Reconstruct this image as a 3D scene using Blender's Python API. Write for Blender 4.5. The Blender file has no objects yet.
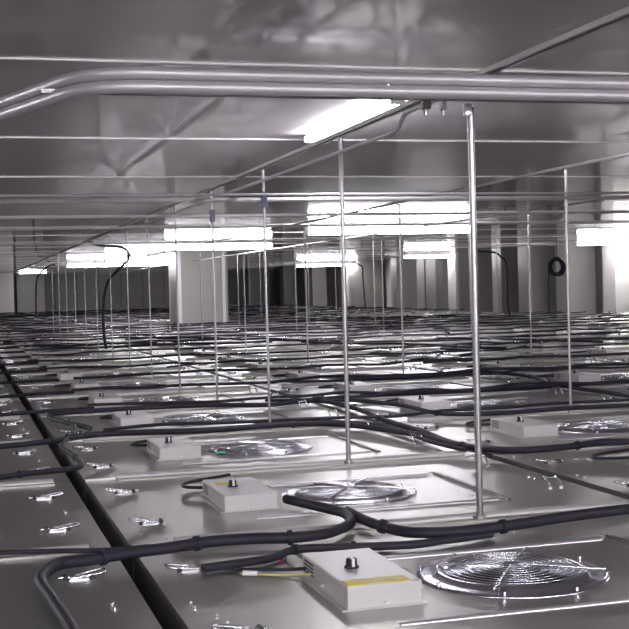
import bpy, bmesh, math, random
from mathutils import Vector, Matrix
R = random.Random(7)
S = bpy.context.scene
COL = S.collection

# ------------------------------------------------------------------ camera, world, exposure
HC = 0.657
PITCH, ROLL, YAW, FPX = 0.022, 0.026, 0.280, 1244.7
cam_d = bpy.data.cameras.new('camera'); cam = bpy.data.objects.new('camera', cam_d); COL.objects.link(cam)
cam_d.sensor_width = 36.0; cam_d.sensor_fit = 'HORIZONTAL'; cam_d.lens = 36.0 * FPX / 629.0
cam_d.clip_start = 0.02; cam_d.clip_end = 300
fw = Vector((math.sin(YAW)*math.cos(PITCH), math.cos(YAW)*math.cos(PITCH), -math.sin(PITCH)))
rt = Vector((math.cos(YAW), -math.sin(YAW), 0)); upv = rt.cross(fw)
cr, sr = math.cos(ROLL), math.sin(ROLL)
rt2 = rt*cr - upv*sr          # rolled so that the horizon climbs to the right
up2 = rt*sr + upv*cr
m3 = Matrix((rt2, up2, -fw)).transposed()
cam.matrix_world = Matrix.Translation((0, 0, HC)) @ m3.to_4x4()
S.camera = cam
w = bpy.data.worlds.new('world'); S.world = w; w.use_nodes = True
w.node_tree.nodes['Background'].inputs[0].default_value = (0.5, 0.5, 0.55, 1)
w.node_tree.nodes['Background'].inputs[1].default_value = 0.02
S.view_settings.view_transform = 'Standard'; S.view_settings.look = 'None'
S.view_settings.gamma = 1.0; S.view_settings.use_curve_mapping = False
S.view_settings.exposure = 0.6
LAMP = 42.0                   # strength of every fluorescent lens

# ------------------------------------------------------------------ materials
def mat(name, col, rough=0.4, metal=0.0, nscale=0, namp=0.0, bump=0.0, spec=0.5, aniso=0.0, emit=None, stretch=(1,1,1), rvar=0.0):
    m = bpy.data.materials.new(name); m.use_nodes = True
    nt = m.node_tree; b = nt.nodes['Principled BSDF']
    b.inputs['Base Color'].default_value = (*col, 1); b.inputs['Roughness'].default_value = rough
    b.inputs['Metallic'].default_value = metal; b.inputs['Specular IOR Level'].default_value = spec
    if emit:
        b.inputs['Emission Color'].default_value = (*emit[0], 1); b.inputs['Emission Strength'].default_value = emit[1]
    if nscale:
        g = nt.nodes.new('ShaderNodeNewGeometry'); mp = nt.nodes.new('ShaderNodeMapping')
        mp.inputs['Scale'].default_value = stretch
        n = nt.nodes.new('ShaderNodeTexNoise'); n.inputs['Scale'].default_value = nscale; n.inputs['Detail'].default_value = 4
        nt.links.new(g.outputs['Position'], mp.inputs['Vector']); nt.links.new(mp.outputs[0], n.inputs['Vector'])
        if namp:
            mx = nt.nodes.new('ShaderNodeMix'); mx.data_type = 'RGBA'
            mx.inputs['A'].default_value = (*[c*(1-namp) for c in col], 1); mx.inputs['B'].default_value = (*[min(1, c*(1+namp)) for c in col], 1)
            nt.links.new(n.outputs[0], mx.inputs['Factor']); nt.links.new(mx.outputs['Result'], b.inputs['Base Color'])
        if rvar:
            mr = nt.nodes.new('ShaderNodeMapRange'); mr.inputs['To Min'].default_value = max(0.02, rough-rvar); mr.inputs['To Max'].default_value = rough+rvar
            nt.links.new(n.outputs[0], mr.inputs['Value']); nt.links.new(mr.outputs[0], b.inputs['Roughness'])
        if bump:
            bp = nt.nodes.new('ShaderNodeBump'); bp.inputs['Strength'].default_value = bump; bp.inputs['Distance'].default_value = 0.01
            nt.links.new(n.outputs[0], bp.inputs['Height']); nt.links.new(bp.outputs[0], b.inputs['Normal'])
    return m
M = dict(
 sheet = mat('coated_sheet_metal', (0.31,0.302,0.282), 0.32, 0.6, 1.5, 0.04, 0.0, rvar=0.02),
 rim = mat('folded_aluminium_rim', (0.62,0.60,0.62), 0.36, 0.75, 30, 0.08),
 box = mat('brushed_control_box', (0.50,0.488,0.482), 0.42, 0.3, 60, 0.06, stretch=(1,1,8)),
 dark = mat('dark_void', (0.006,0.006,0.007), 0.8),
 slot_shade = mat('dark_groove_shade', (0.03,0.03,0.032), 0.6),
 chrome = mat('chrome_wire', (0.82,0.82,0.88), 0.14, 1.0, 5, 0.03),
 spun = mat('spun_aluminium', (0.60,0.60,0.66), 0.25, 1.0, 20, 0.06),
 black = mat('black_rubber', (0.022,0.020,0.030), 0.6, 0, 12, 0.2, spec=0.3),
 blade = mat('dark_impeller', (0.02,0.02,0.024), 0.4, 0.6, 6, 0.1),
 yellow = mat('yellow_label', (0.66,0.54,0.04), 0.5, 0, 160, 0.35),
 teal = mat('teal_sticker', (0.05,0.42,0.33), 0.5, 0, 90, 0.2),
 white = mat('white_plastic', (0.75,0.75,0.74), 0.4, 0, 6, 0.03),
 red = mat('red_plastic', (0.6,0.03,0.02), 0.4, 0, 6, 0.03),
 yellwire = mat('yellow_wire', (0.62,0.55,0.10), 0.4, 0, 6, 0.05),
 pipe = mat('galvanised_pipe', (0.60,0.58,0.61), 0.45, 0.5, 18, 0.10, 0.05),
 strut = mat('galvanised_strut', (0.30,0.295,0.29), 0.42, 0.8, 25, 0.12),
 rod = mat('zinc_rod', (0.36,0.355,0.36), 0.32, 0.85, 40, 0.12),
 ceil = mat('ceiling_panel', (0.72,0.68,0.705), 0.06, 0.0, 0.9, 0.05, 0.0, spec=0.25, rvar=0.02),
 seam = mat('ceiling_joint', (0.75,0.74,0.74), 0.4, 0.3),
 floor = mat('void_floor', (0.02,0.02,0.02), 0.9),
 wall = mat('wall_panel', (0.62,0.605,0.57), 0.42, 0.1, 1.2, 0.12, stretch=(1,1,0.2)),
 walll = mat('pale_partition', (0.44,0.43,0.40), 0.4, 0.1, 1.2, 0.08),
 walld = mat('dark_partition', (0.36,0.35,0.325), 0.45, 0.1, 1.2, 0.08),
 lens = mat('lit_tube_lens', (0.9,0.9,0.95), 0.4, emit=((0.97,0.94,1.0), LAMP)),
 fixture = mat('lamp_batten', (0.6,0.6,0.6), 0.4, 0, 6, 0.03),
 clamp = mat('blue_clamp', (0.06,0.065,0.11), 0.4, 0.3, 30, 0.1),
)

# ------------------------------------------------------------------ mesh builder
class MB:
    def __init__(s): s.v=[]; s.f=[]; s.m=[]; s.sm=[]; s.mats=[]
    def mi(s, m):
        if m not in s.mats: s.mats.append(m)
        return s.mats.index(m)
    def add(s, vs, fs, m, smooth=False):
        o=len(s.v); s.v += [tuple(v) for v in vs]; k=s.mi(m)
        for f in fs: s.f.append(tuple(i+o for i in f)); s.m.append(k); s.sm.append(smooth)
    def box(s, x0,x1,y0,y1,z0,z1, m, bev=0.0, xf=None, top=True):
        if bev:
            b=bmesh.new(); bmesh.ops.create_cube(b, size=1)
            for v in b.verts: v.co=Vector(((x0+x1)/2+v.co.x*(x1-x0),(y0+y1)/2+v.co.y*(y1-y0),(z0+z1)/2+v.co.z*(z1-z0)))
            bmesh.ops.bevel(b, geom=list(b.edges), offset=bev, segments=2, affect='EDGES', profile=0.5)
            b.verts.index_update(); vs=[v.co.copy() for v in b.verts]; fs=[[v.index for v in f.verts] for f in b.faces]; b.free()
        else:
            vs=[Vector(p) for p in ((x0,y0,z0),(x1,y0,z0),(x1,y1,z0),(x0,y1,z0),(x0,y0,z1),(x1,y0,z1),(x1,y1,z1),(x0,y1,z1))]
            fs=[(0,3,2,1),(0,1,5,4),(1,2,6,5),(2,3,7,6),(3,0,4,7)]
            if top: fs.append((4,5,6,7))
        if xf: vs=[xf@v for v in vs]
        s.add(vs, fs, m)
    def cyl(s, p0, p1, r, m, n=12, r1=None, cap=True):
        p0=Vector(p0); p1=Vector(p1); d=(p1-p0).normalized(); a=d.orthogonal().normalized(); b=d.cross(a)
        r1=r if r1 is None else r1
        vs=[p0+(a*math.cos(t)+b*math.sin(t))*r for t in [2*math.pi*i/n for i in range(n)]]
        vs+=[p1+(a*math.cos(t)+b*math.sin(t))*r1 for t in [2*math.pi*i/n for i in range(n)]]
        s.add(vs, [(i,(i+1)%n,n+(i+1)%n,n+i) for i in range(n)], m, True)
        if cap: s.add(vs, [tuple(range(n))[::-1], tuple(range(n,2*n))], m)
    def tube(s, pts, r, m, n=8, closed=False):
        P=[Vector(p) for p in pts]; N=len(P); vs=[]; a=None
        for i,p in enumerate(P):
            if closed: d=(P[(i+1)%N]-P[i-1]).normalized()
            else: d=(P[min(i+1,N-1)]-P[max(i-1,0)]).normalized()
            if a is None: a=d.orthogonal().normalized()
            a=(a-d*a.dot(d)); a = a.normalized() if a.length>1e-6 else d.orthogonal().normalized()
            b=d.cross(a)
            vs+=[p+(a*math.cos(2*math.pi*k/n)+b*math.sin(2*math.pi*k/n))*r for k in range(n)]
        fs=[]
        for i in range(N if closed else N-1):
            j=(i+1)%N
            for k in range(n): fs.append((i*n+k,i*n+(k+1)%n,j*n+(k+1)%n,j*n+k))
        s.add(vs, fs, m, True)
        if not closed: s.add(vs, [tuple(range(n))[::-1], tuple(range((N-1)*n,N*n))], m)
    def lathe(s, prof, c, m, n=48):
        vs=[]
        for r,z in prof: vs+=[(c[0]+r*math.cos(2*math.pi*k/n), c[1]+r*math.sin(2*math.pi*k/n), c[2]+z) for k in range(n)]
        s.add(vs, [(i*n+k,i*n+(k+1)%n,(i+1)*n+(k+1)%n,(i+1)*n+k) for i in range(len(prof)-1) for k in range(n)], m, True)
    def disc(s, c, r, m, n=32):
        s.add([(c[0]+r*math.cos(2*math.pi*k/n), c[1]+r*math.sin(2*math.pi*k/n), c[2]) for k in range(n)], [tuple(range(n))], m)
    def mesh(s, name):
        me=bpy.data.meshes.new(name); me.from_pydata(s.v, [], s.f)
        for m in s.mats: me.materials.append(m)
        me.polygons.foreach_set('material_index', s.m); me.polygons.foreach_set('use_smooth', s.sm); me.update(); return me
    def build(s, name, parent=None, loc=None):
        if loc is not None: s.v=[(x-loc[0],y-loc[1],z-loc[2]) for x,y,z in s.v]
        o=bpy.data.objects.new(name, s.mesh(name)); COL.objects.link(o)
        if loc is not None: o.location=loc
        if parent: o.parent=parent
        return o
def tag(o, label=None, cat=None, group=None, kind=None):
    if label: o['label']=label
    if cat: o['category']=cat
    if group: o['group']=group
    if kind: o['kind']=kind
    return o
def empty(name, loc, label, cat, group=None):
    o=bpy.data.objects.new(name, None); COL.objects.link(o); o.location=loc; o.empty_display_size=0.1
    return tag(o, label, cat, group)
def copy_tree(o, parent=None, depth=0):
    c=o.copy(); COL.objects.link(c)
    if parent: c.parent=parent
    for ch in list(o.children): copy_tree(ch, c, depth+1)
    return c
def smooth_path(pts, k=6):
    P=[Vector(p) for p in pts]; out=[]
    for i in range(len(P)-1):
        p0=P[max(i-1,0)]; p1=P[i]; p2=P[i+1]; p3=P[min(i+2,len(P)-1)]
        for j in range(k):
            t=j/k
            out.append(0.5*((2*p1)+(p2-p0)*t+(2*p0-5*p1+4*p2-p3)*t*t+(3*p1-p0-3*p2+p3)*t**3))
    out.append(P[-1]); return out
def project(x,y,z):
    d=Vector((x,y,z-HC)); zz=d.dot(fw); u=FPX*d.dot(rt2)/zz; v=-FPX*d.dot(up2)/zz
    return 314.5+u, 314.5+v, zz
ORD=['first','second','third','fourth','fifth','sixth','seventh','eighth','ninth','tenth','eleventh','twelfth','thirteenth','fourteenth','fifteenth','sixteenth','seventeenth','eighteenth','nineteenth','twentieth']
ORD+=['twenty-'+q for q in ORD[:9]]+['thirtieth']+['thirty-'+q for q in ORD[:9]]+['fortieth']+['forty-'+q for q in ORD[:9]]

# ------------------------------------------------------------------ the room
ZF=-0.30; ZC=1.44; XR=13.2; XL=-6.0; YB=52.0; YN=-6.0
def struct(name, b, loc=None): return tag(b.build(name, loc=loc), kind='structure')
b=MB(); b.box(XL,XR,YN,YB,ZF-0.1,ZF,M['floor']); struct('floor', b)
b=MB(); b.box(XL,XR,YN,YB,ZC,ZC+0.1,M['ceil']); struct('ceiling', b)
b=MB(); b.box(XL-0.1,XL,YN,YB,ZF-0.1,ZC+0.1,M['wall']); struct('wall_left', b)
b=MB(); b.box(XL-0.1,XR+0.1,YN-0.1,YN,ZF-0.1,ZC+0.1,M['wall']); struct('wall_front', b)
b=MB(); b.box(XL-0.1,XR+0.1,YB,YB+0.1,ZF-0.1,ZC+0.1,M['wall'])
x=XL
while x<XR:
    b.box(x-0.02,x+0.02,YB-0.02,YB,ZF,ZC,M['walld']); x+=0.9
struct('wall_back', b)
b=MB(); b.box(XR,XR+0.1,YN,YB,ZF-0.1,ZC+0.1,M['wall'])
y=0.5
while y<YB:
    b.box(XR-0.02,XR,y-0.03,y+0.03,ZF,ZC,M['walld']); y+=1.2
struct('wall_right', b)
# joints between the ceiling panels
k=0
for i in range(-3, 23):
    y=4.24+2.12*i; k+=1
    b=MB(); b.box(XL+0.01,XR-0.01,y-0.008,y+0.008,ZC-0.006,ZC,M['seam']); struct('trim_%d'%k, b)

# free-standing and wall-side partitions seen at the far end
def partition(x0,x1,y0,y1,m,label,edge=None):
    b=MB(); b.box(x0,x1,y0,y1,ZF,ZC-0.001,m,bev=0.01)
    o=b.build('partition_column', loc=((x0+x1)/2,(y0+y1)/2,ZF)); tag(o,label,'column')
    if edge:
        e=MB()
        for xx in edge: e.box(xx-0.03,xx+0.03,y0-0.02,y0-0.001,ZF,ZC-0.01,M['seam'])
        c=e.build('corner_trim', loc=(0,0,0)); c.parent=o; c.matrix_parent_inverse=Matrix.Translation(o.location).inverted(); 
    return o
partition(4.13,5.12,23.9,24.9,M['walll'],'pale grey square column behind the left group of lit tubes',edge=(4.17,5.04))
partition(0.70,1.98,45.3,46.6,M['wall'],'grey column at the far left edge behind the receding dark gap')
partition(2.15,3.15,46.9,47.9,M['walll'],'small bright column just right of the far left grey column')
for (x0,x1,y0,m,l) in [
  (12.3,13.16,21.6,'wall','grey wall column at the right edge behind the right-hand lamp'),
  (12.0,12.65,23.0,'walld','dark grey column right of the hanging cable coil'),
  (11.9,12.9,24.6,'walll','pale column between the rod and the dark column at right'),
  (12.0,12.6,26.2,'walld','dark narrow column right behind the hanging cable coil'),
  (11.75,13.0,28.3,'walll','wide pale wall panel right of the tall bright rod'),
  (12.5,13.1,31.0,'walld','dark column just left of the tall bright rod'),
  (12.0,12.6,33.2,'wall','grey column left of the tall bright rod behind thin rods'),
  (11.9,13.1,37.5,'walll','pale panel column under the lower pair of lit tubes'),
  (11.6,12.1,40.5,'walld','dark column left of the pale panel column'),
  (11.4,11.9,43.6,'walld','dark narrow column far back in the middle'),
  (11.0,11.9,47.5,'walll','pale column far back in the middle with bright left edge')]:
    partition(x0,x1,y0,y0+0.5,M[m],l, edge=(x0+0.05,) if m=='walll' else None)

# ------------------------------------------------------------------ lamps
FX=[]
def lamp(x0,y0,ln,label,axis='x',z0=1.285,z1=1.392,wd=0.08):
    r=empty('fluorescent_lamp',(x0,y0,z0),label,'lamp','fluorescent lamps under the ceiling')
    sx=(lambda a0,a1,c0,c1,z0_,z1_,m,b,bev=0: b.box(*( (a0,a1,c0,c1) if axis=='x' else (c0,c1,a0,a1)),z0_-z0,z1_-z0,m,bev))
    b=MB(); sx(0.05,ln-0.05,-wd*0.35,wd*0.35,z1,ZC-0.001,M['strut'],b,0.004); b.build('batten',r)
    b=MB(); sx(0.03,ln-0.03,-wd/2,wd/2,z0,z1-0.002,M['lens'],b,0.015); b.build('lens',r)
    for a in (0.0,ln-0.028):
        b=MB(); sx(a,a+0.028,-wd/2,wd/2,z0,z1-0.002,M['fixture'],b,0.004); b.build('end_cap',r)
    return r
lamp(4.06,14.4,2.2,'brightest wide fluorescent lamp in the middle, left of the tall rod')
lamp(3.19,19.7,1.8,'bright lamp left of the middle, in front of the pale square column')
lamp(2.62,31.0,2.9,'long lamp at far left behind the looped cable',z0=1.30,z1=1.365)
lamp(3.0,26.2,2.0,'lamp just above the far left long lamp, left of the pale column',z0=1.30)
lamp(10.2,37.4,2.0,'small distant lamp low in the middle under the brightest lamp',z0=1.30,z1=1.365)
lamp(10.5,28.6,1.8,'distant lamp under the right end of the brightest lamp',z0=1.30,z1=1.365)
lamp(11.3,21.3,1.75,'bright lamp at the right edge above the hanging cable coil',z0=1.32,z1=1.40)
lamp(2.1,44.0,0.95,'tiny lamp at the far left above the small bright column',z0=1.39,z1=1.41)
lamp(1.76,4.80,1.35,'lamp set lengthwise along the ceiling beside the long strut','y',1.395,1.43,0.055)
# unseen lamps beside and behind the viewer, mostly added as fill light
lamp(6.9,7.0,2.3,'lamp out to the right beyond the photo')
for k,(lx,ly) in enumerate([(-5.2,-2.0),(-1.6,-2.0),(2.0,-2.0),(5.6,-2.0),(0.2,-4.6)]):
    lamp(lx,ly,2.4,'unseen fill lamp behind the viewer, %s of the lamps there'%ORD[k],wd=0.28)
lamp(-5.2,7.5,2.3,'nearer added fill lamp out to the left of the photo')  # added to brighten the dark left part of the ceiling
lamp(-4.6,12.0,2.3,'added fill lamp out to the left of the photo')

# ------------------------------------------------------------------ fan filter units
L=1.2; P=1.539; X0=0.365; Y0=1.98
FC=(0.815,0.575)       # fan centre in unit coordinates
Z0=-ZF                 # top of the housing above its base
def housing_mb(detail=True):
    b=MB(); x0,x1,y0,y1=0.05,P,0.004,L-0.004
    b.box(x0,x1,y0,y1,0,Z0,M['sheet'],top=False)
    # top plate with a round opening
    n=64; ang=sorted(set([2*math.pi*i/n for i in range(n)]+[math.atan2(y-FC[1],x-FC[0])%(2*math.pi) for x in (x0,x1) for y in (y0,y1)]))
    ri=0.198; vin=[]; vout=[]
    for t in ang:
        c,s_=math.cos(t),math.sin(t)
        q=min([((x1 if c>0 else x0)-FC[0])/c if abs(c)>1e-9 else 1e9, ((y1 if s_>0 else y0)-FC[1])/s_ if abs(s_)>1e-9 else 1e9])
        vin.append((FC[0]+ri*c,FC[1]+ri*s_,Z0)); vout.append((FC[0]+q*c,FC[1]+q*s_,Z0))
    m=len(ang); b.add(vin+vout,[(i,m+i,m+(i+1)%m,(i+1)%m) for i in range(m)],M['sheet'])
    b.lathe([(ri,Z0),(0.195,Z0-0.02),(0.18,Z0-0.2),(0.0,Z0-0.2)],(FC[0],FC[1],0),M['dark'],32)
    # pressed ridges in front of and behind the fan
    for yy,xa,xb in ((0.275,0.44,1.19),(0.83,0.40,1.18)):
        b.tube([(xa,yy,Z0-0.001),(xb,yy,Z0-0.001)],0.0075,M['rim'],8)
    b.box(0.16,P-0.06,L-0.03,L-0.006,Z0,Z0+0.006,M['sheet'])
    b.box(0.05,0.155,0.008,0.02,Z0,Z0+0.006,M['rim'])
    if detail:
        for xx,yy in ((1.205,0.875),(1.43,0.08),(0.15,0.08),(0.09,0.55),(0.09,0.6),(0.10,1.12),(1.47,0.6),(1.47,0.64),(1.43,1.12),(0.13,0.42),(0.12,0.47),(0.19,0.3),(0.10,0.2)):
            b.cyl((xx,yy,Z0),(xx,yy,Z0+0.004),0.0045,M['chrome'],8)
    return b
def rim_mb():
    b=MB()
    b.tube([(0.16,0.021,Z0+0.004),(P-0.06,0.021,Z0+0.004)],0.0145,M['box'],16)
    return b
def slot_mb():
    b=MB(); b.box(1.214,1.226,0.255,0.86,Z0,Z0+0.004,M['slot_shade']); 
    b.box(1.209,1.214,0.255,0.86,Z0,Z0+0.007,M['sheet']); return b
BX=(0.376,0.538,0.41,0.75,0.050)
def control_box_mb(detail=True):
    b=MB(); x0,x1,y0,y1,h=BX
    b.box(x0,x1,y0,y1,Z0+0.0005,Z0+h,M['box'],bev=0.003 if detail else 0)
    if detail:
        b.box(x0-0.012,x1+0.01,y0-0.004,y1+0.004,Z0+0.0002,Z0+0.003,M['box'])
        for i in range(4): b.box(x0-0.0012,x0,y1-0.09,y1-0.02,Z0+0.014+0.008*i,Z0+0.0175+0.008*i,M['slot_shade'])
        for p in ((x0+0.083,y0-0.003,Z0+0.010),(x0-0.003,y0+0.17,Z0+0.012)):
            b.cyl(p,(p[0],p[1],p[2]+0.004),0.004,M['white'],8)
    return b
def knob_mb():
    b=MB(); x,y=0.437,0.57; z=Z0+BX[4]
    b.cyl((x,y,z),(x,y,z+0.004),0.016,M['black'],16)
    b.cyl((x,y,z+0.004),(x,y,z+0.020),0.0125,M['black'],16,0.0115)
    b.box(x-0.003,x+0.003,y-0.0145,y-0.0115,z+0.004,z+0.021,M['white'])
    b.box(x-0.002,x+0.002,y-0.012,y+0.002,z+0.020,z+0.0215,M['white'])
    return b
def inlet_mb(detail=True):
    b=MB(); n=64 if detail else 32
    b.lathe([(0.214,0.0),(0.2135,0.003),(0.200,0.0045),(0.178,0.006),(0.170,0.013),(0.163,0.0155),(0.156,0.012),(0.150,0.0),(0.146,-0.03),(0.150,-0.09)],(FC[0],FC[1],Z0),M['spun'],n)
    if detail:
        for k in range(8):
            t=2*math.pi*(k+0.35)/8; x=FC[0]+0.207*math.cos(t); y=FC[1]+0.207*math.sin(t)
            b.cyl((x,y,Z0+0.003),(x,y,Z0+0.012),0.005,M['chrome'],8)
    return b
def guard_mb(detail=True):
    b=MB(); rr=[0.022+0.0165*i for i in range(9)] if detail else [0.04,0.08,0.12,0.15]
    zz=lambda r: Z0+0.015+0.006*(1-(r/0.17)**2)
    for r in rr:
        n=48 if detail else 20
        b.tube([(FC[0]+r*math.cos(2*math.pi*i/n),FC[1]+r*math.sin(2*math.pi*i/n),zz(r)) for i in range(n)],0.0015 if detail else 0.004,M['chrome'],6 if detail else 4,True)
    for t in (math.radians(-28),math.radians(55),math.radians(152),math.radians(235)):
        b.tube([(FC[0]+r*math.cos(t),FC[1]+r*math.sin(t),zz(min(r,0.175))+0.003) for r in (0.0,0.05,0.10,0.15,0.175,0.206)],0.0026 if detail else 0.003,M['chrome'],6)
    b.cyl((FC[0],FC[1],zz(0)),(FC[0],FC[1],zz(0)+0.006),0.018,M['chrome'],16)
    return b
def impeller_mb():
    b=MB(); c=(FC[0],FC[1],0)
    b.cyl((FC[0],FC[1],Z0-0.12),(FC[0],FC[1],Z0-0.02),0.05,M['blade'],20)
    for k in range(9):
        t=2*math.pi*k/9; vs=[]
        for j in range(5):
            r=0.05+0.085*j/4; a=t+0.5*j/4
            vs+=[(FC[0]+r*math.cos(a),FC[1]+r*math.sin(a),Z0-0.035),(FC[0]+r*math.cos(a+0.25),FC[1]+r*math.sin(a+0.25),Z0-0.09)]
        b.add(vs,[(2*j,2*j+1,2*j+3,2*j+2) for j in range(4)],M['blade'],True)
        b.add([(x,y,z-0.003) for x,y,z in vs],[(2*j,2*j+2,2*j+3,2*j+1) for j in range(4)],M['blade'],True)
    return b
def latch_mb(x,y,d):        # flat butterfly latch, d = direction of the wire bail
    b=MB(); z=Z0
    b.box(x-0.022,x+0.022,y-0.012,y+0.012,z,z+0.003,M['chrome'])
    b.cyl((x-0.004*d,y,z+0.003),(x-0.004*d,y,z+0.012),0.007,M['rim'],10)
    b.cyl((x-0.030*d,y-0.012,z+0.006),(x-0.030*d,y+0.012,z+0.006),0.006,M['slot_shade'],8); b.tube([(x-0.02*d,y,z+0.006),(x-0.046*d,y,z+0.006)],0.003,M['chrome'],6)  # black pieces on latch and bail: small knob, and shade put into colour
    b.cyl((x+0.02,y-0.013,z+0.006),(x-0.02,y-0.013,z+0.006),0.0035,M['chrome'],8)
    return b
def bail_mb(x,y,d):
    b=MB(); z=Z0+0.008
    b.tube([(x+0.004*d,y-0.014,z),(x+0.05*d,y-0.022,z+0.006),(x+0.058*d,y-0.016,z+0.007),(x+0.058*d,y+0.016,z+0.007),(x+0.05*d,y+0.022,z+0.006),(x+0.004*d,y+0.014,z)],0.0034,M['chrome'],6)
    b.cyl((x+0.03*d,y-0.02,z-0.006),(x+0.03*d,y-0.02,z+0.004),0.005,M['slot_shade'],8)  # black stub, partly shade of the latch put into colour
    return b
def hook_mb(x,y):
    b=MB(); z=Z0
    for dx in (-0.018,0.022):
        b.cyl((x+dx,y-0.02,z),(x+dx,y-0.02,z+0.008),0.007,M['rim'],8)
        b.tube([(x+dx,y-0.02,z+0.004),(x+dx-0.004,y-0.01,z+0.026),(x+dx-0.006,y+0.01,z+0.034),(x+dx-0.004,y+0.02,z+0.028)],0.004,M['chrome'],6)
    b.tube([(x-0.02,y+0.02,z+0.028),(x+0.02,y+0.02,z+0.028)],0.003,M['chrome'],6)
    return b
def make_unit(right='hook'):
    r=empty('fan_filter_unit',(0,0,0),'','fan filter unit')
    housing_mb().build('housing',r); rim_mb().build('flange',r); slot_mb().build('groove',r)
    cb=control_box_mb().build('control_box',r); knob_mb().build('knob',cb)
    ir=inlet_mb().build('fan_inlet',r); guard_mb().build('fan_guard',ir); impeller_mb().build('impeller',ir)
    for yy in (0.33,0.90):
        la=latch_mb(0.145,yy,-1).build('latch',r); bail_mb(0.145,yy,-1).build('wire_bail',la)
        if right=='hook': hook_mb(1.44,yy+0.08).build('latch',r)
        else:
            la=latch_mb(1.425,yy,1).build('latch',r); bail_mb(1.425,yy,1).build('wire_bail',la)
    return r
def make_mid():
    r=empty('fan_filter_unit',(0,0,0),'','fan filter unit')
    housing_mb(False).build('housing',r); rim_mb().build('flange',r)
    cb=control_box_mb(False).build('control_box',r); knob_mb().build('knob',cb)
    ir=inlet_mb(False).build('fan_inlet',r); guard_mb(False).build('fan_guard',ir)
    for x in (0.12,1.44):
        for yy in (0.33,0.90):
            b=MB(); b.box(x-0.035,x+0.035,yy-0.02,yy+0.02,Z0,Z0+0.010,M['chrome']); b.build('latch',r)
    return r
def far_into(b,dx=0,dy=0,dz=0):
    q=MB()
    q.box(0.05,P,0.004,L-0.004,0,Z0,M['sheet']); q.box(0.16,P-0.06,0.006,0.034,Z0,Z0+0.026,M['box'])
    x0,x1,y0,y1,h=BX; q.box(x0,x1,y0,y1,Z0+0.0005,Z0+h,M['box'])
    q.lathe([(0.214,0.001),(0.200,0.006),(0.160,0.02),(0.15,0.004)],(FC[0],FC[1],Z0),M['spun'],20)
    q.disc((FC[0],FC[1],Z0+0.005),0.15,M['slot_shade'],20)
    q.box(1.212,1.228,0.255,0.86,Z0,Z0+0.006,M['slot_shade'])
    q.box(0.42,0.455,0.55,0.59,Z0+h,Z0+h+0.02,M['black'])
    b.add([(x+dx,y+dy,z+dz) for x,y,z in q.v],[],M['sheet'])
    o=len(b.v)-len(q.v)
    for f,mi,sm in zip(q.f,q.m,q.sm): b.f.append(tuple(i+o for i in f)); b.m.append(b.mi(q.mats[mi])); b.sm.append(sm)
proto={'near':make_unit(),'flat':make_unit('flat'),'mid':make_mid()}
fb=MB(); far_into(fb); fo=fb.build('fan_filter_unit'); tag(fo,'x','fan filter unit'); proto['far']=fo
cells=[]
for c in range(-1,8):
    for n in range(-1,42):
        x=X0+c*P; y=Y0+n*L
        vis=False
        for px in (0.05,0.8,P):
            for py in (0,0.6,1.2):
                u,v,z=project(x+px,y+py,0)
                if z>0.5 and -25<u<655 and v<660: vis=True
        if c==-1 and not vis: vis = n<12 and n>-1
        if not vis: continue
        if x+P>3.95 and x<5.2 and y+L>23.8 and y<25.0: continue          # the square column stands here
        if x+P>11.7 and y>20: continue
        if y+L>44.9 and x<3.3: continue
        cells.append((project(x+0.8,y+0.6,0)[2],c,n,x,y))
cells.sort()
used=set(); stuff=MB(); G='fan filter units in their rows'
LINE={-1:'left of the dark gap',0:'in the first line right of the dark gap'}
for idx,(z,c,n,x,y) in enumerate(cells):
    if idx>=300:
        far_into(stuff,x,y,ZF); continue
    rot=(R.uniform(-1,1)*0.002,R.uniform(-1,1)*0.002,0)
    kind='near' if z<11.5 else ('mid' if z<20 else 'far')
    if c==-1 and kind=='near': kind='flat'
    p=proto[kind]
    if kind not in used: used.add(kind); o=p
    else: o=copy_tree(p)
    o.location=(x,y,ZF); o.rotation_euler=rot; line=LINE.get(c,'in the %s line right of the dark gap'%ORD[min(c,15)])
    ln='left of the dark gap' if c<0 else '%s line right of the dark gap'%ORD[c]
    if n==-1: lb='grey fan filter unit mostly below the photo, '+('left of the gap' if c<0 else 'right of the gap')
    elif n<28: lb='%s fan filter unit back, %s'%(ORD[n],ln)
    else: lb='distant tiny fan filter unit near the back wall, %s'%ln
    if (c,n)==(0,0): lb='nearest fan filter unit, with yellow strip label on its control box'
    if (c,n)==(0,1): lb='second fan filter unit with a cable plugged into its control box beside the bright fan'
    if (c,n)==(0,2): lb='third fan filter unit back, with small teal sticker on the fan rim'
    tag(o,lb,'fan filter unit',G)
    o.name='fan_filter_unit'
    ch={q.name.split('.')[0]:q for q in o.children}
    if (c,n)==(0,0):
        b=MB(); h=Z0+BX[4]; b.box(0.380,0.514,0.413,0.460,h,h+0.0012,M['yellow']); tag(b.build('label_strip',ch['control_box']),'yellow strip label on the front edge')
    if (c,n)==(0,1):
        b=MB(); h=Z0+BX[4]; b.box(0.40,0.47,0.63,0.67,h,h+0.0012,M['yellow']); tag(b.build('label_strip',ch['control_box']),'small yellow label behind the knob')
        b=MB(); b.box(BX[1],BX[1]+0.015,0.56,0.60,Z0+0.012,Z0+0.042,M['black']); b.build('socket',ch['control_box'])
    if (c,n)==(0,2):
        b=MB(); t=math.radians(200); b.box(FC[0]-0.205,FC[0]-0.165,FC[1]-0.11,FC[1]-0.07,Z0+0.0065,Z0+0.0085,M['teal']); tag(b.build('sticker',ch['fan_inlet']),'teal sticker')
if stuff.v: tag(stuff.build('far_fan_filter_units'),'mass of farthest fan filter units fading to the back wall','fan filter unit',kind='stuff')
print('cells',len(cells))

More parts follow.
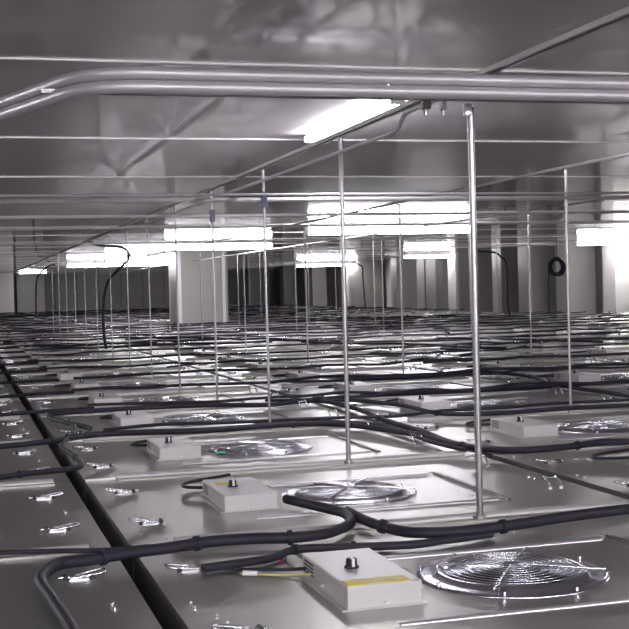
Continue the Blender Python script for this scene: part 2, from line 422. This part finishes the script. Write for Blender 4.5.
# ------------------------------------------------------------------ struts, pipes and rods
ZS=1.217
def channel(x0,x1,y0,y1,zc,label,h=0.013,wd=0.032,axis='y'):
    b=MB()
    if axis=='y':
        xc=(x0+x1)/2
        b.box(xc-wd/2,xc-wd/2+0.004,y0,y1,zc-h/2,zc+h/2,M['strut']); b.box(xc+wd/2-0.004,xc+wd/2,y0,y1,zc-h/2,zc+h/2,M['strut'])
        b.box(xc-wd/2+0.004,xc+wd/2-0.004,y0,y1,zc+h/2-0.004,zc+h/2,M['slot_shade'])
        b.box(xc-wd/2+0.004,xc-wd/2+0.010,y0,y1,zc-h/2,zc-h/2+0.004,M['rim']); b.box(xc+wd/2-0.010,xc+wd/2-0.004,y0,y1,zc-h/2,zc-h/2+0.004,M['rim'])
        loc=(xc,y0,zc-h/2)
    else:
        yc=(y0+y1)/2
        b.box(x0,x1,yc-wd/2,yc-wd/2+0.004,zc-h/2,zc+h/2,M['strut']); b.box(x0,x1,yc+wd/2-0.004,yc+wd/2,zc-h/2,zc+h/2,M['strut'])
        b.box(x0,x1,yc-wd/2+0.004,yc+wd/2-0.004,zc+h/2-0.004,zc+h/2,M['strut'])
        loc=(x0,yc,zc-h/2)
    return tag(b.build('strut_channel',loc=loc),label,'strut','steel struts of the hanging grid')
channel(1.376,1.376,1.2,30,ZS,'long steel strut running back along the first line of rods')
channel(2.915,2.915,3.0,34,ZS,'steel strut running back right of the tall bright rod',0.012,0.022)
channel(4.454,4.454,3.0,40,ZS+0.01,'second steel strut back, right of the tall bright rod',0.012,0.022)
channel(0.22,6.0,3.18,3.18,1.163,'thin dark crosswise strut just under the big double pipes',0.010,0.022,'x')
def pipe(pts,r,label,k=8,m='pipe',cat='pipe',group=None,name='conduit_pipe',n=12):
    b=MB(); P_=smooth_path(pts,k) if k else pts
    loc=P_[0] if not isinstance(P_[0],Vector) else tuple(P_[0])
    b.tube(P_,r,M[m],n); return tag(b.build(name,loc=loc),label,cat,group)
def big(z,dy,label):
    ar=[(0.46-0.2*math.sin(math.radians(71*k/10)),3.2-0.2*math.cos(math.radians(71*k/10)),z) for k in range(11)]
    e=ar[-1]; p=[(e[0]-0.33*1.6,e[1]+0.94*1.6,z),(e[0]-0.33*0.2,e[1]+0.94*0.2,z)]+ar[::-1]+[(0.6,3.0,z),(6.0,3.0,z)]
    return pipe(p,0.0158,label,0,n=20)
big(1.183,0,'upper of the two big silver pipes crossing the top, bent at left')
big(1.1505,0,'lower of the two big silver pipes crossing the top, bent at left')
for yy,r in ((5.58,0.011),(6.78,0.008),(7.98,0.008),(10.38,0.008),(12.78,0.008)):
    i=[5.58,6.78,7.98,10.38,12.78].index(yy)
    pipe([(-2,yy,1.065),(3,yy,1.065),(12,yy,1.065)],r,'thin horizontal pipe across the rods, %s back from the big double pipes'%ORD[i],0,group='thin crosswise pipes')
pipe([(-2,5.40,1.075),(3,5.40,1.075),(9,5.40,1.075)],0.006,'thinner pipe just in front of the nearest crosswise pipe',0,group='thin crosswise pipes')
pipe([(1.34,3.21,1.185),(1.34,3.58,1.183),(1.34,3.61,1.177),(1.34,3.66,1.144),(1.34,3.69,1.138),(1.34,9,1.15)],0.0075,'slim conduit slung under the long strut, cranked near the big pipes',0)
# clamps where the pipes meet the strut
def clamp(x,y,z,label,m='rim',s=0.018):
    b=MB(); b.box(x-s,x+s,y-0.012,y+0.012,z-0.012,z+0.012,M[m],bev=0.003); b.cyl((x,y,z-0.012),(x,y,z-0.028),0.006,M['rod'],8)
    return tag(b.build('pipe_clamp',loc=(x,y,z)),label,'clamp')
clamp(1.245,3.18,1.144,'bright metal clamp under the pipes left of the tall rod','strut',0.012)
clamp(1.295,3.18,1.144,'small shiny clamp between dark clamp and the tall rod','rim',0.007)
ri=0
def rod(x,y,r,top,label,base=0.0,cl=True):
    global ri
    t=empty('hanging_rod',(x,y,base),label,'rod','hanging rods holding the strut grid')
    b=MB(); b.cyl((0,0,0),(0,0,top-base),r,M['rod'],10); b.build('rod_shaft',t)
    if r>0.006:
        b=MB(); b.cyl((0,0,0.0),(0,0,0.012),r*1.9,M['rod'],6); b.build('nut',t)
    if cl:
        b=MB(); z=1.065-base; b.box(-0.014,0.014,-0.014,0.014,z-0.035,z+0.035,M['clamp'],bev=0.003); b.build('clamp',t)
    return t
rod(1.376,3.18,0.0095,1.140,'tall bright steel rod right of centre, nearest of all rods',cl=False)
b=MB(); b.box(1.356,1.378,3.17,3.19,1.115,1.150,M['rim'],bev=0.004); tag(b.build('rod_bracket',loc=(1.376,3.18,1.08)),'small bright bracket at the top of the tall rod','bracket')
for i in range(1,14):
    rod(1.376,3.18+1.2*i,0.0085 if i<2 else (0.0065 if i<5 else 0.005),ZS-0.014,'thin steel rod, %s behind the tall bright rod in the same line'%ORD[i-1],cl=i in(2,3))
for j,i in enumerate((2,4,6,8,10,12)):
    rod(2.915,3.18+1.2*i,0.007,ZS-0.012,'steel rod under the second strut, %s from the front'%ORD[j],cl=False)
for j,i in enumerate((5,8,11,14)):
    rod(4.454,3.18+1.2*i,0.006,ZS-0.002,'steel rod under the third strut, %s from the front'%ORD[j],cl=False)
for j,i in enumerate((9,12,15,18,21)):
    rod(5.993,3.18+1.2*i,0.007,ZC-0.001,'far thin rod reaching the ceiling, %s from the front in its line'%ORD[j],cl=False)
for j,i in enumerate((10,14,18,22)):
    rod(9.071,3.18+1.2*i,0.009,ZC-0.001,'far right thin rod reaching the ceiling, %s from the front'%ORD[j],cl=False)

# ------------------------------------------------------------------ cables
def cable(pts,r,label,z=None,group=None,k=6,m='black',name='power_cable',jit=0.0,ties=()):
    P_=[(p[0],p[1],(z if z is not None else p[2])) for p in pts]
    S_=smooth_path(P_,k); b=MB(); b.tube(S_,r,M[m],8)
    for i in ties:
        q=S_[int(i*(len(S_)-2))]; d=(S_[int(i*(len(S_)-2))+1]-q).normalized(); b.cyl(q-d*0.006,q+d*0.006,r*1.35,M[m],8)
    loc=tuple(S_[0]); return tag(b.build(name,loc=loc),label,'cable',group)
C={'C1':[(0.93,3.592),(0.96,3.50),(0.995,3.39),(1.02,3.30),(1.005,3.19),(0.964,3.113),(0.889,3.045),(0.792,3.032),(0.695,3.06),(0.593,3.064),(0.487,3.031),(0.386,3.011),(0.286,2.97),(0.215,2.953),(0.175,2.871),(0.159,2.774),(0.171,2.609),(0.183,2.462),(0.189,2.353),(0.19,2.0)],
'C2':[(1.03,3.30),(1.035,3.14),(1.069,2.985),(1.13,2.93),(1.231,2.915),(1.385,2.942),(1.546,2.985),(1.737,3.015),(2.3,3.05)],
'C3':[(1.30,2.930),(1.18,2.905),(1.05,2.885),(0.868,2.932),(0.781,2.943),(0.707,2.875),(0.631,2.85),(0.535,2.83)],
'C4':[(-0.1,3.10),(0.084,3.115),(0.225,3.08),(0.34,3.045),(0.437,3.050)],
'L2':[(-0.3,4.33),(0.093,4.413),(0.214,4.48),(0.356,4.517),(0.42,4.60),(0.42,4.877),(0.40,5.176),(0.434,5.411),(0.499,5.703),(0.517,6.06),(0.448,6.407)],
'L3':[(-0.4,5.25),(0.157,5.333),(0.324,5.393),(0.46,5.48),(0.55,5.60),(0.58,5.85),(0.50,6.15),(0.44,6.55),(0.62,6.80)],
'C5':[(0.44,5.50),(0.6,5.56),(0.813,5.531),(1.074,5.475),(1.472,5.523),(1.693,5.353),(1.835,4.854),(1.86,4.45),(1.974,4.25),(2.191,4.24),(2.366,4.30),(2.6,4.25),(3.2,4.3)],
'C6':[(0.45,6.60),(0.586,6.666),(0.935,6.701),(1.311,6.665),(1.589,6.495),(1.889,6.60),(1.95,6.102),(1.90,5.483),(1.89,4.953),(1.86,4.60),(1.876,4.40)],
'C7':[(1.809,6.625),(2.069,6.531),(2.21,6.116),(2.231,5.65),(2.40,5.50),(2.634,5.50),(2.913,5.53),(3.175,5.50),(3.7,5.5)],
'C10':[(2.6,7.95),(3.1,7.95),(3.536,8.075),(3.629,7.658),(3.573,7.176),(3.45,6.80),(3.46,6.177),(3.42,5.664)],
'C11':[(2.2,6.75),(2.9,6.70),(3.322,6.70),(3.572,6.74),(3.826,6.78),(4.6,6.7)],
'C12':[(1.30,5.58),(1.571,5.70),(1.661,5.56),(1.80,5.347),(1.826,5.061),(1.803,4.647),(1.83,4.35)]}
near='black cables in front'
cable(C['C1'],0.0145,'thick black cable from the second control box looping left across the dark gap',0.026,ties=(0.38,0.5,0.62))
cable(C['C2'],0.0145,'thick black cable sweeping from the bright fan to the right edge',0.030,ties=(0.2,0.6))
cable(C['C3'],0.0105,'black cable behind the nearest unit, under the thick sweeping one',0.014,ties=(0.4,0.6))
cable(C['C4'],0.006,'thin black cable along the white flange at the left edge',0.030)
cable(C['L2'],0.010,'black cable crossing the gap and curling up beside the third unit',0.028,ties=(0.2,0.5))
cable(C['L3'],0.012,'black cable coming from the left and curling beside the fourth unit',0.028,ties=(0.3,0.5))
cable(C['C5'],0.013,'long wavy black cable across the third and fourth units to the right',0.030,ties=(0.35,0.6,0.8))
cable(C['C6'],0.012,'black cable behind the fourth unit turning forward along the right seam',0.030,ties=(0.5,0.7))
cable(C['C7'],0.011,'black cable right of the second strut line bending toward the right edge',0.030,ties=(0.4,))
cable(C['C10'],0.012,'black cable snaking forward near the right edge between far boxes',0.030,ties=(0.5,))
cable(C['C11'],0.011,'short wavy black cable at right edge beside the snaking one',0.030)
cable(C['C12'],0.009,'thinner black cable running forward beside the turned cable',0.028)
cable([(0.60,2.752,0.012),(0.62,2.739,0.012),(0.66,2.712,0.012),(0.70,2.684,0.014),(0.745,2.655,0.018)],0.0022,'thin yellow wire leading into the nearest control box',m='yellwire',name='yellow_wire')
cable([(0.53,2.84,0.012),(0.62,2.80,0.010),(0.70,2.745,0.014),(0.745,2.70,0.022)],0.0036,'thin black wire beside the yellow wire at the nearest box',name='thin_wire')
b=MB(); b.cyl((0.605,2.745,0.014),(0.635,2.728,0.014),0.006,M['white'],10); tag(b.build('wire_connector',loc=(0.62,2.74,0.014)),'small white wire connector on the yellow wire','connector')
b=MB(); b.box(0.742,0.766,2.80,2.88,0.0,0.016,M['white'],bev=0.003); b.cyl((0.735,2.90,0.0),(0.735,2.90,0.014),0.005,M['red'],8); tag(b.build('terminal_block',loc=(0.75,2.85,0)),'white terminal block with red tip behind the nearest box','terminal')
# short tails from each control box back to its seam
for (z,c,n,x,y) in cells:
    if z<13 and n>=1 and c>=0 and (c,n)!=(0,0):
        bx=x+BX[0]+0.03; by=y+BX[3]
        j=R.uniform(-0.03,0.03)
        cable([(bx+0.02,by+0.002,0.025),(bx-0.02,by+0.035,0.018),(bx-0.10+j,by+0.09,0.016),(bx-0.04,by+0.19,0.014),(bx+0.12,by+0.255+j,0.016)],0.0055,
              'short black cable behind the box of the %s unit back, %s line right of gap'%(ORD[n],ORD[c]),group='cable tails behind control boxes',k=4)
# crosswise runs along the seams farther back
ymax=44
for n in range(3,36):
    ys=Y0+L*n
    for s in range(2 if n<30 else 1):
        r=R.uniform(0.007,0.0115)*(0.9 if n<10 else 1.1)
        xs=0.5+R.uniform(0,0.3); 
        if s==1: xs=R.uniform(0.4,4)
        xe=min(11.6, (ys+2)*0.62+2)
        if s==1: xe=min(xe, xs+R.uniform(1.5,6))
        if xe-xs<1: continue
        if 23<ys<26: 
            if s==0: xe=3.8
            else: xs=5.3; xe=max(xe,8)
        pts=[]; x=xs; off=R.uniform(-0.06,0.06)
        while x<xe:
            off=0.7*off+R.uniform(-0.07,0.07)*(1.6 if n>8 else 1)
            pts.append((x,ys+off-(0.16 if s else 0.0),0.034+r*0.4)); x+=R.uniform(0.18,0.35)
        # runs lie on top of the flanges
        pts=[(px,py,0.027+r+R.uniform(0,0.02)) for px,py,_ in pts]
        cable(pts,r,('black cable lying across the %s seam of units from the front'%ORD[n])+(', shorter second run' if s else ''),group='black cables lying across the units',k=3)
# left line of units
for n in range(4,14):
    ys=Y0+L*n; pts=[]; x=-0.9
    while x<0.35: pts.append((x,ys-0.1+R.uniform(-0.04,0.04),0.032)); x+=0.25
    cable(pts+[(0.45,ys+0.02,0.03),(0.7,ys+0.0,0.034)],0.010,'black cable crossing the dark gap at seam %s from the front'%ORD[n],group='black cables crossing the dark gap',k=3)
# diagonal runs
for i in range(16):
    x=R.uniform(1.5,7.5); y=R.uniform(9,28); s=R.choice((-1,1)); pts=[]
    if 3.2<x<6 and 19<y<27: continue
    for k in range(7):
        pts.append((x+s*k*R.uniform(0.10,0.2),y+k*R.uniform(0.3,0.5),0.05))
    if any(3.9<p[0]<5.4 and 23.6<p[1]<25.2 for p in pts): continue
    cable(pts,0.013,'distant black cable lying lengthwise over the far units',group='black cables lying lengthwise far back',k=3)
# cables hanging from above
def ray_pt(px,py,Y):
    u=(px-314.5)/FPX; v=-(py-314.5)/FPX; d=fw+rt2*u+up2*v; t=Y/d.y; return (d.x*t,Y,HC+d.z*t)
drop1=[(1.76,13.6,1.21),(1.86,13.55,1.17),(2.12,13.5,1.13),(2.17,13.5,1.02),(2.05,13.5,0.90),(1.93,13.5,0.75),(1.88,13.5,0.5),(1.88,13.5,0.2),(1.90,13.5,0.05)]
cable([(p[0]-0.36,p[1],p[2]) for p in drop1],0.016,'black cable hanging in a loop in front of the far left lamps')
cable([(8.7,20.2,1.22),(9.1,20.2,1.19),(9.24,20.2,1.12),(9.36,20.2,0.95),(9.37,20.2,0.3),(9.40,20.2,0.05)],0.018,'black cable hanging straight down right of the tall bright rod')
co=(10.75,21.0)
b=MB()
for k in range(7):
    a=0.13+0.012*R.uniform(-1,1.6); cx=0.02*R.uniform(-1,1); cz=0.02*R.uniform(-1,1)
    b.tube([(co[0]+cx+a*math.cos(2*math.pi*i/28),co[1]+0.018*(k-3),0.93+cz+a*1.08*math.sin(2*math.pi*i/28)) for i in range(28)],0.021,M['black'],6,True)
b.tube(smooth_path([(co[0]-0.13,co[1],0.93),(co[0]-0.17,co[1],0.8),(co[0]-0.175,co[1],0.5),(co[0]-0.175,co[1],0.05)]),0.013,M['black'],8)
b.tube([(co[0],co[1],1.07),(co[0],co[1],ZC-0.002)],0.008,M['black'],6)
tag(b.build('cable_coil',loc=(co[0],co[1],0.93)),'coiled black cable hanging in a ring near the right edge','cable')
cable([(2.5,33,1.42),(2.32,33,1.37),(2.05,33,1.1),(1.99,33,0.5),(1.99,33,0.05)],0.024,'small far black cable hanging before the bright column at far left')
cable([(10.6,33,1.30),(10.9,33,1.2),(10.92,33,0.9),(10.98,33,0.05)],0.02,'far black cable hanging in the middle behind thin rods')
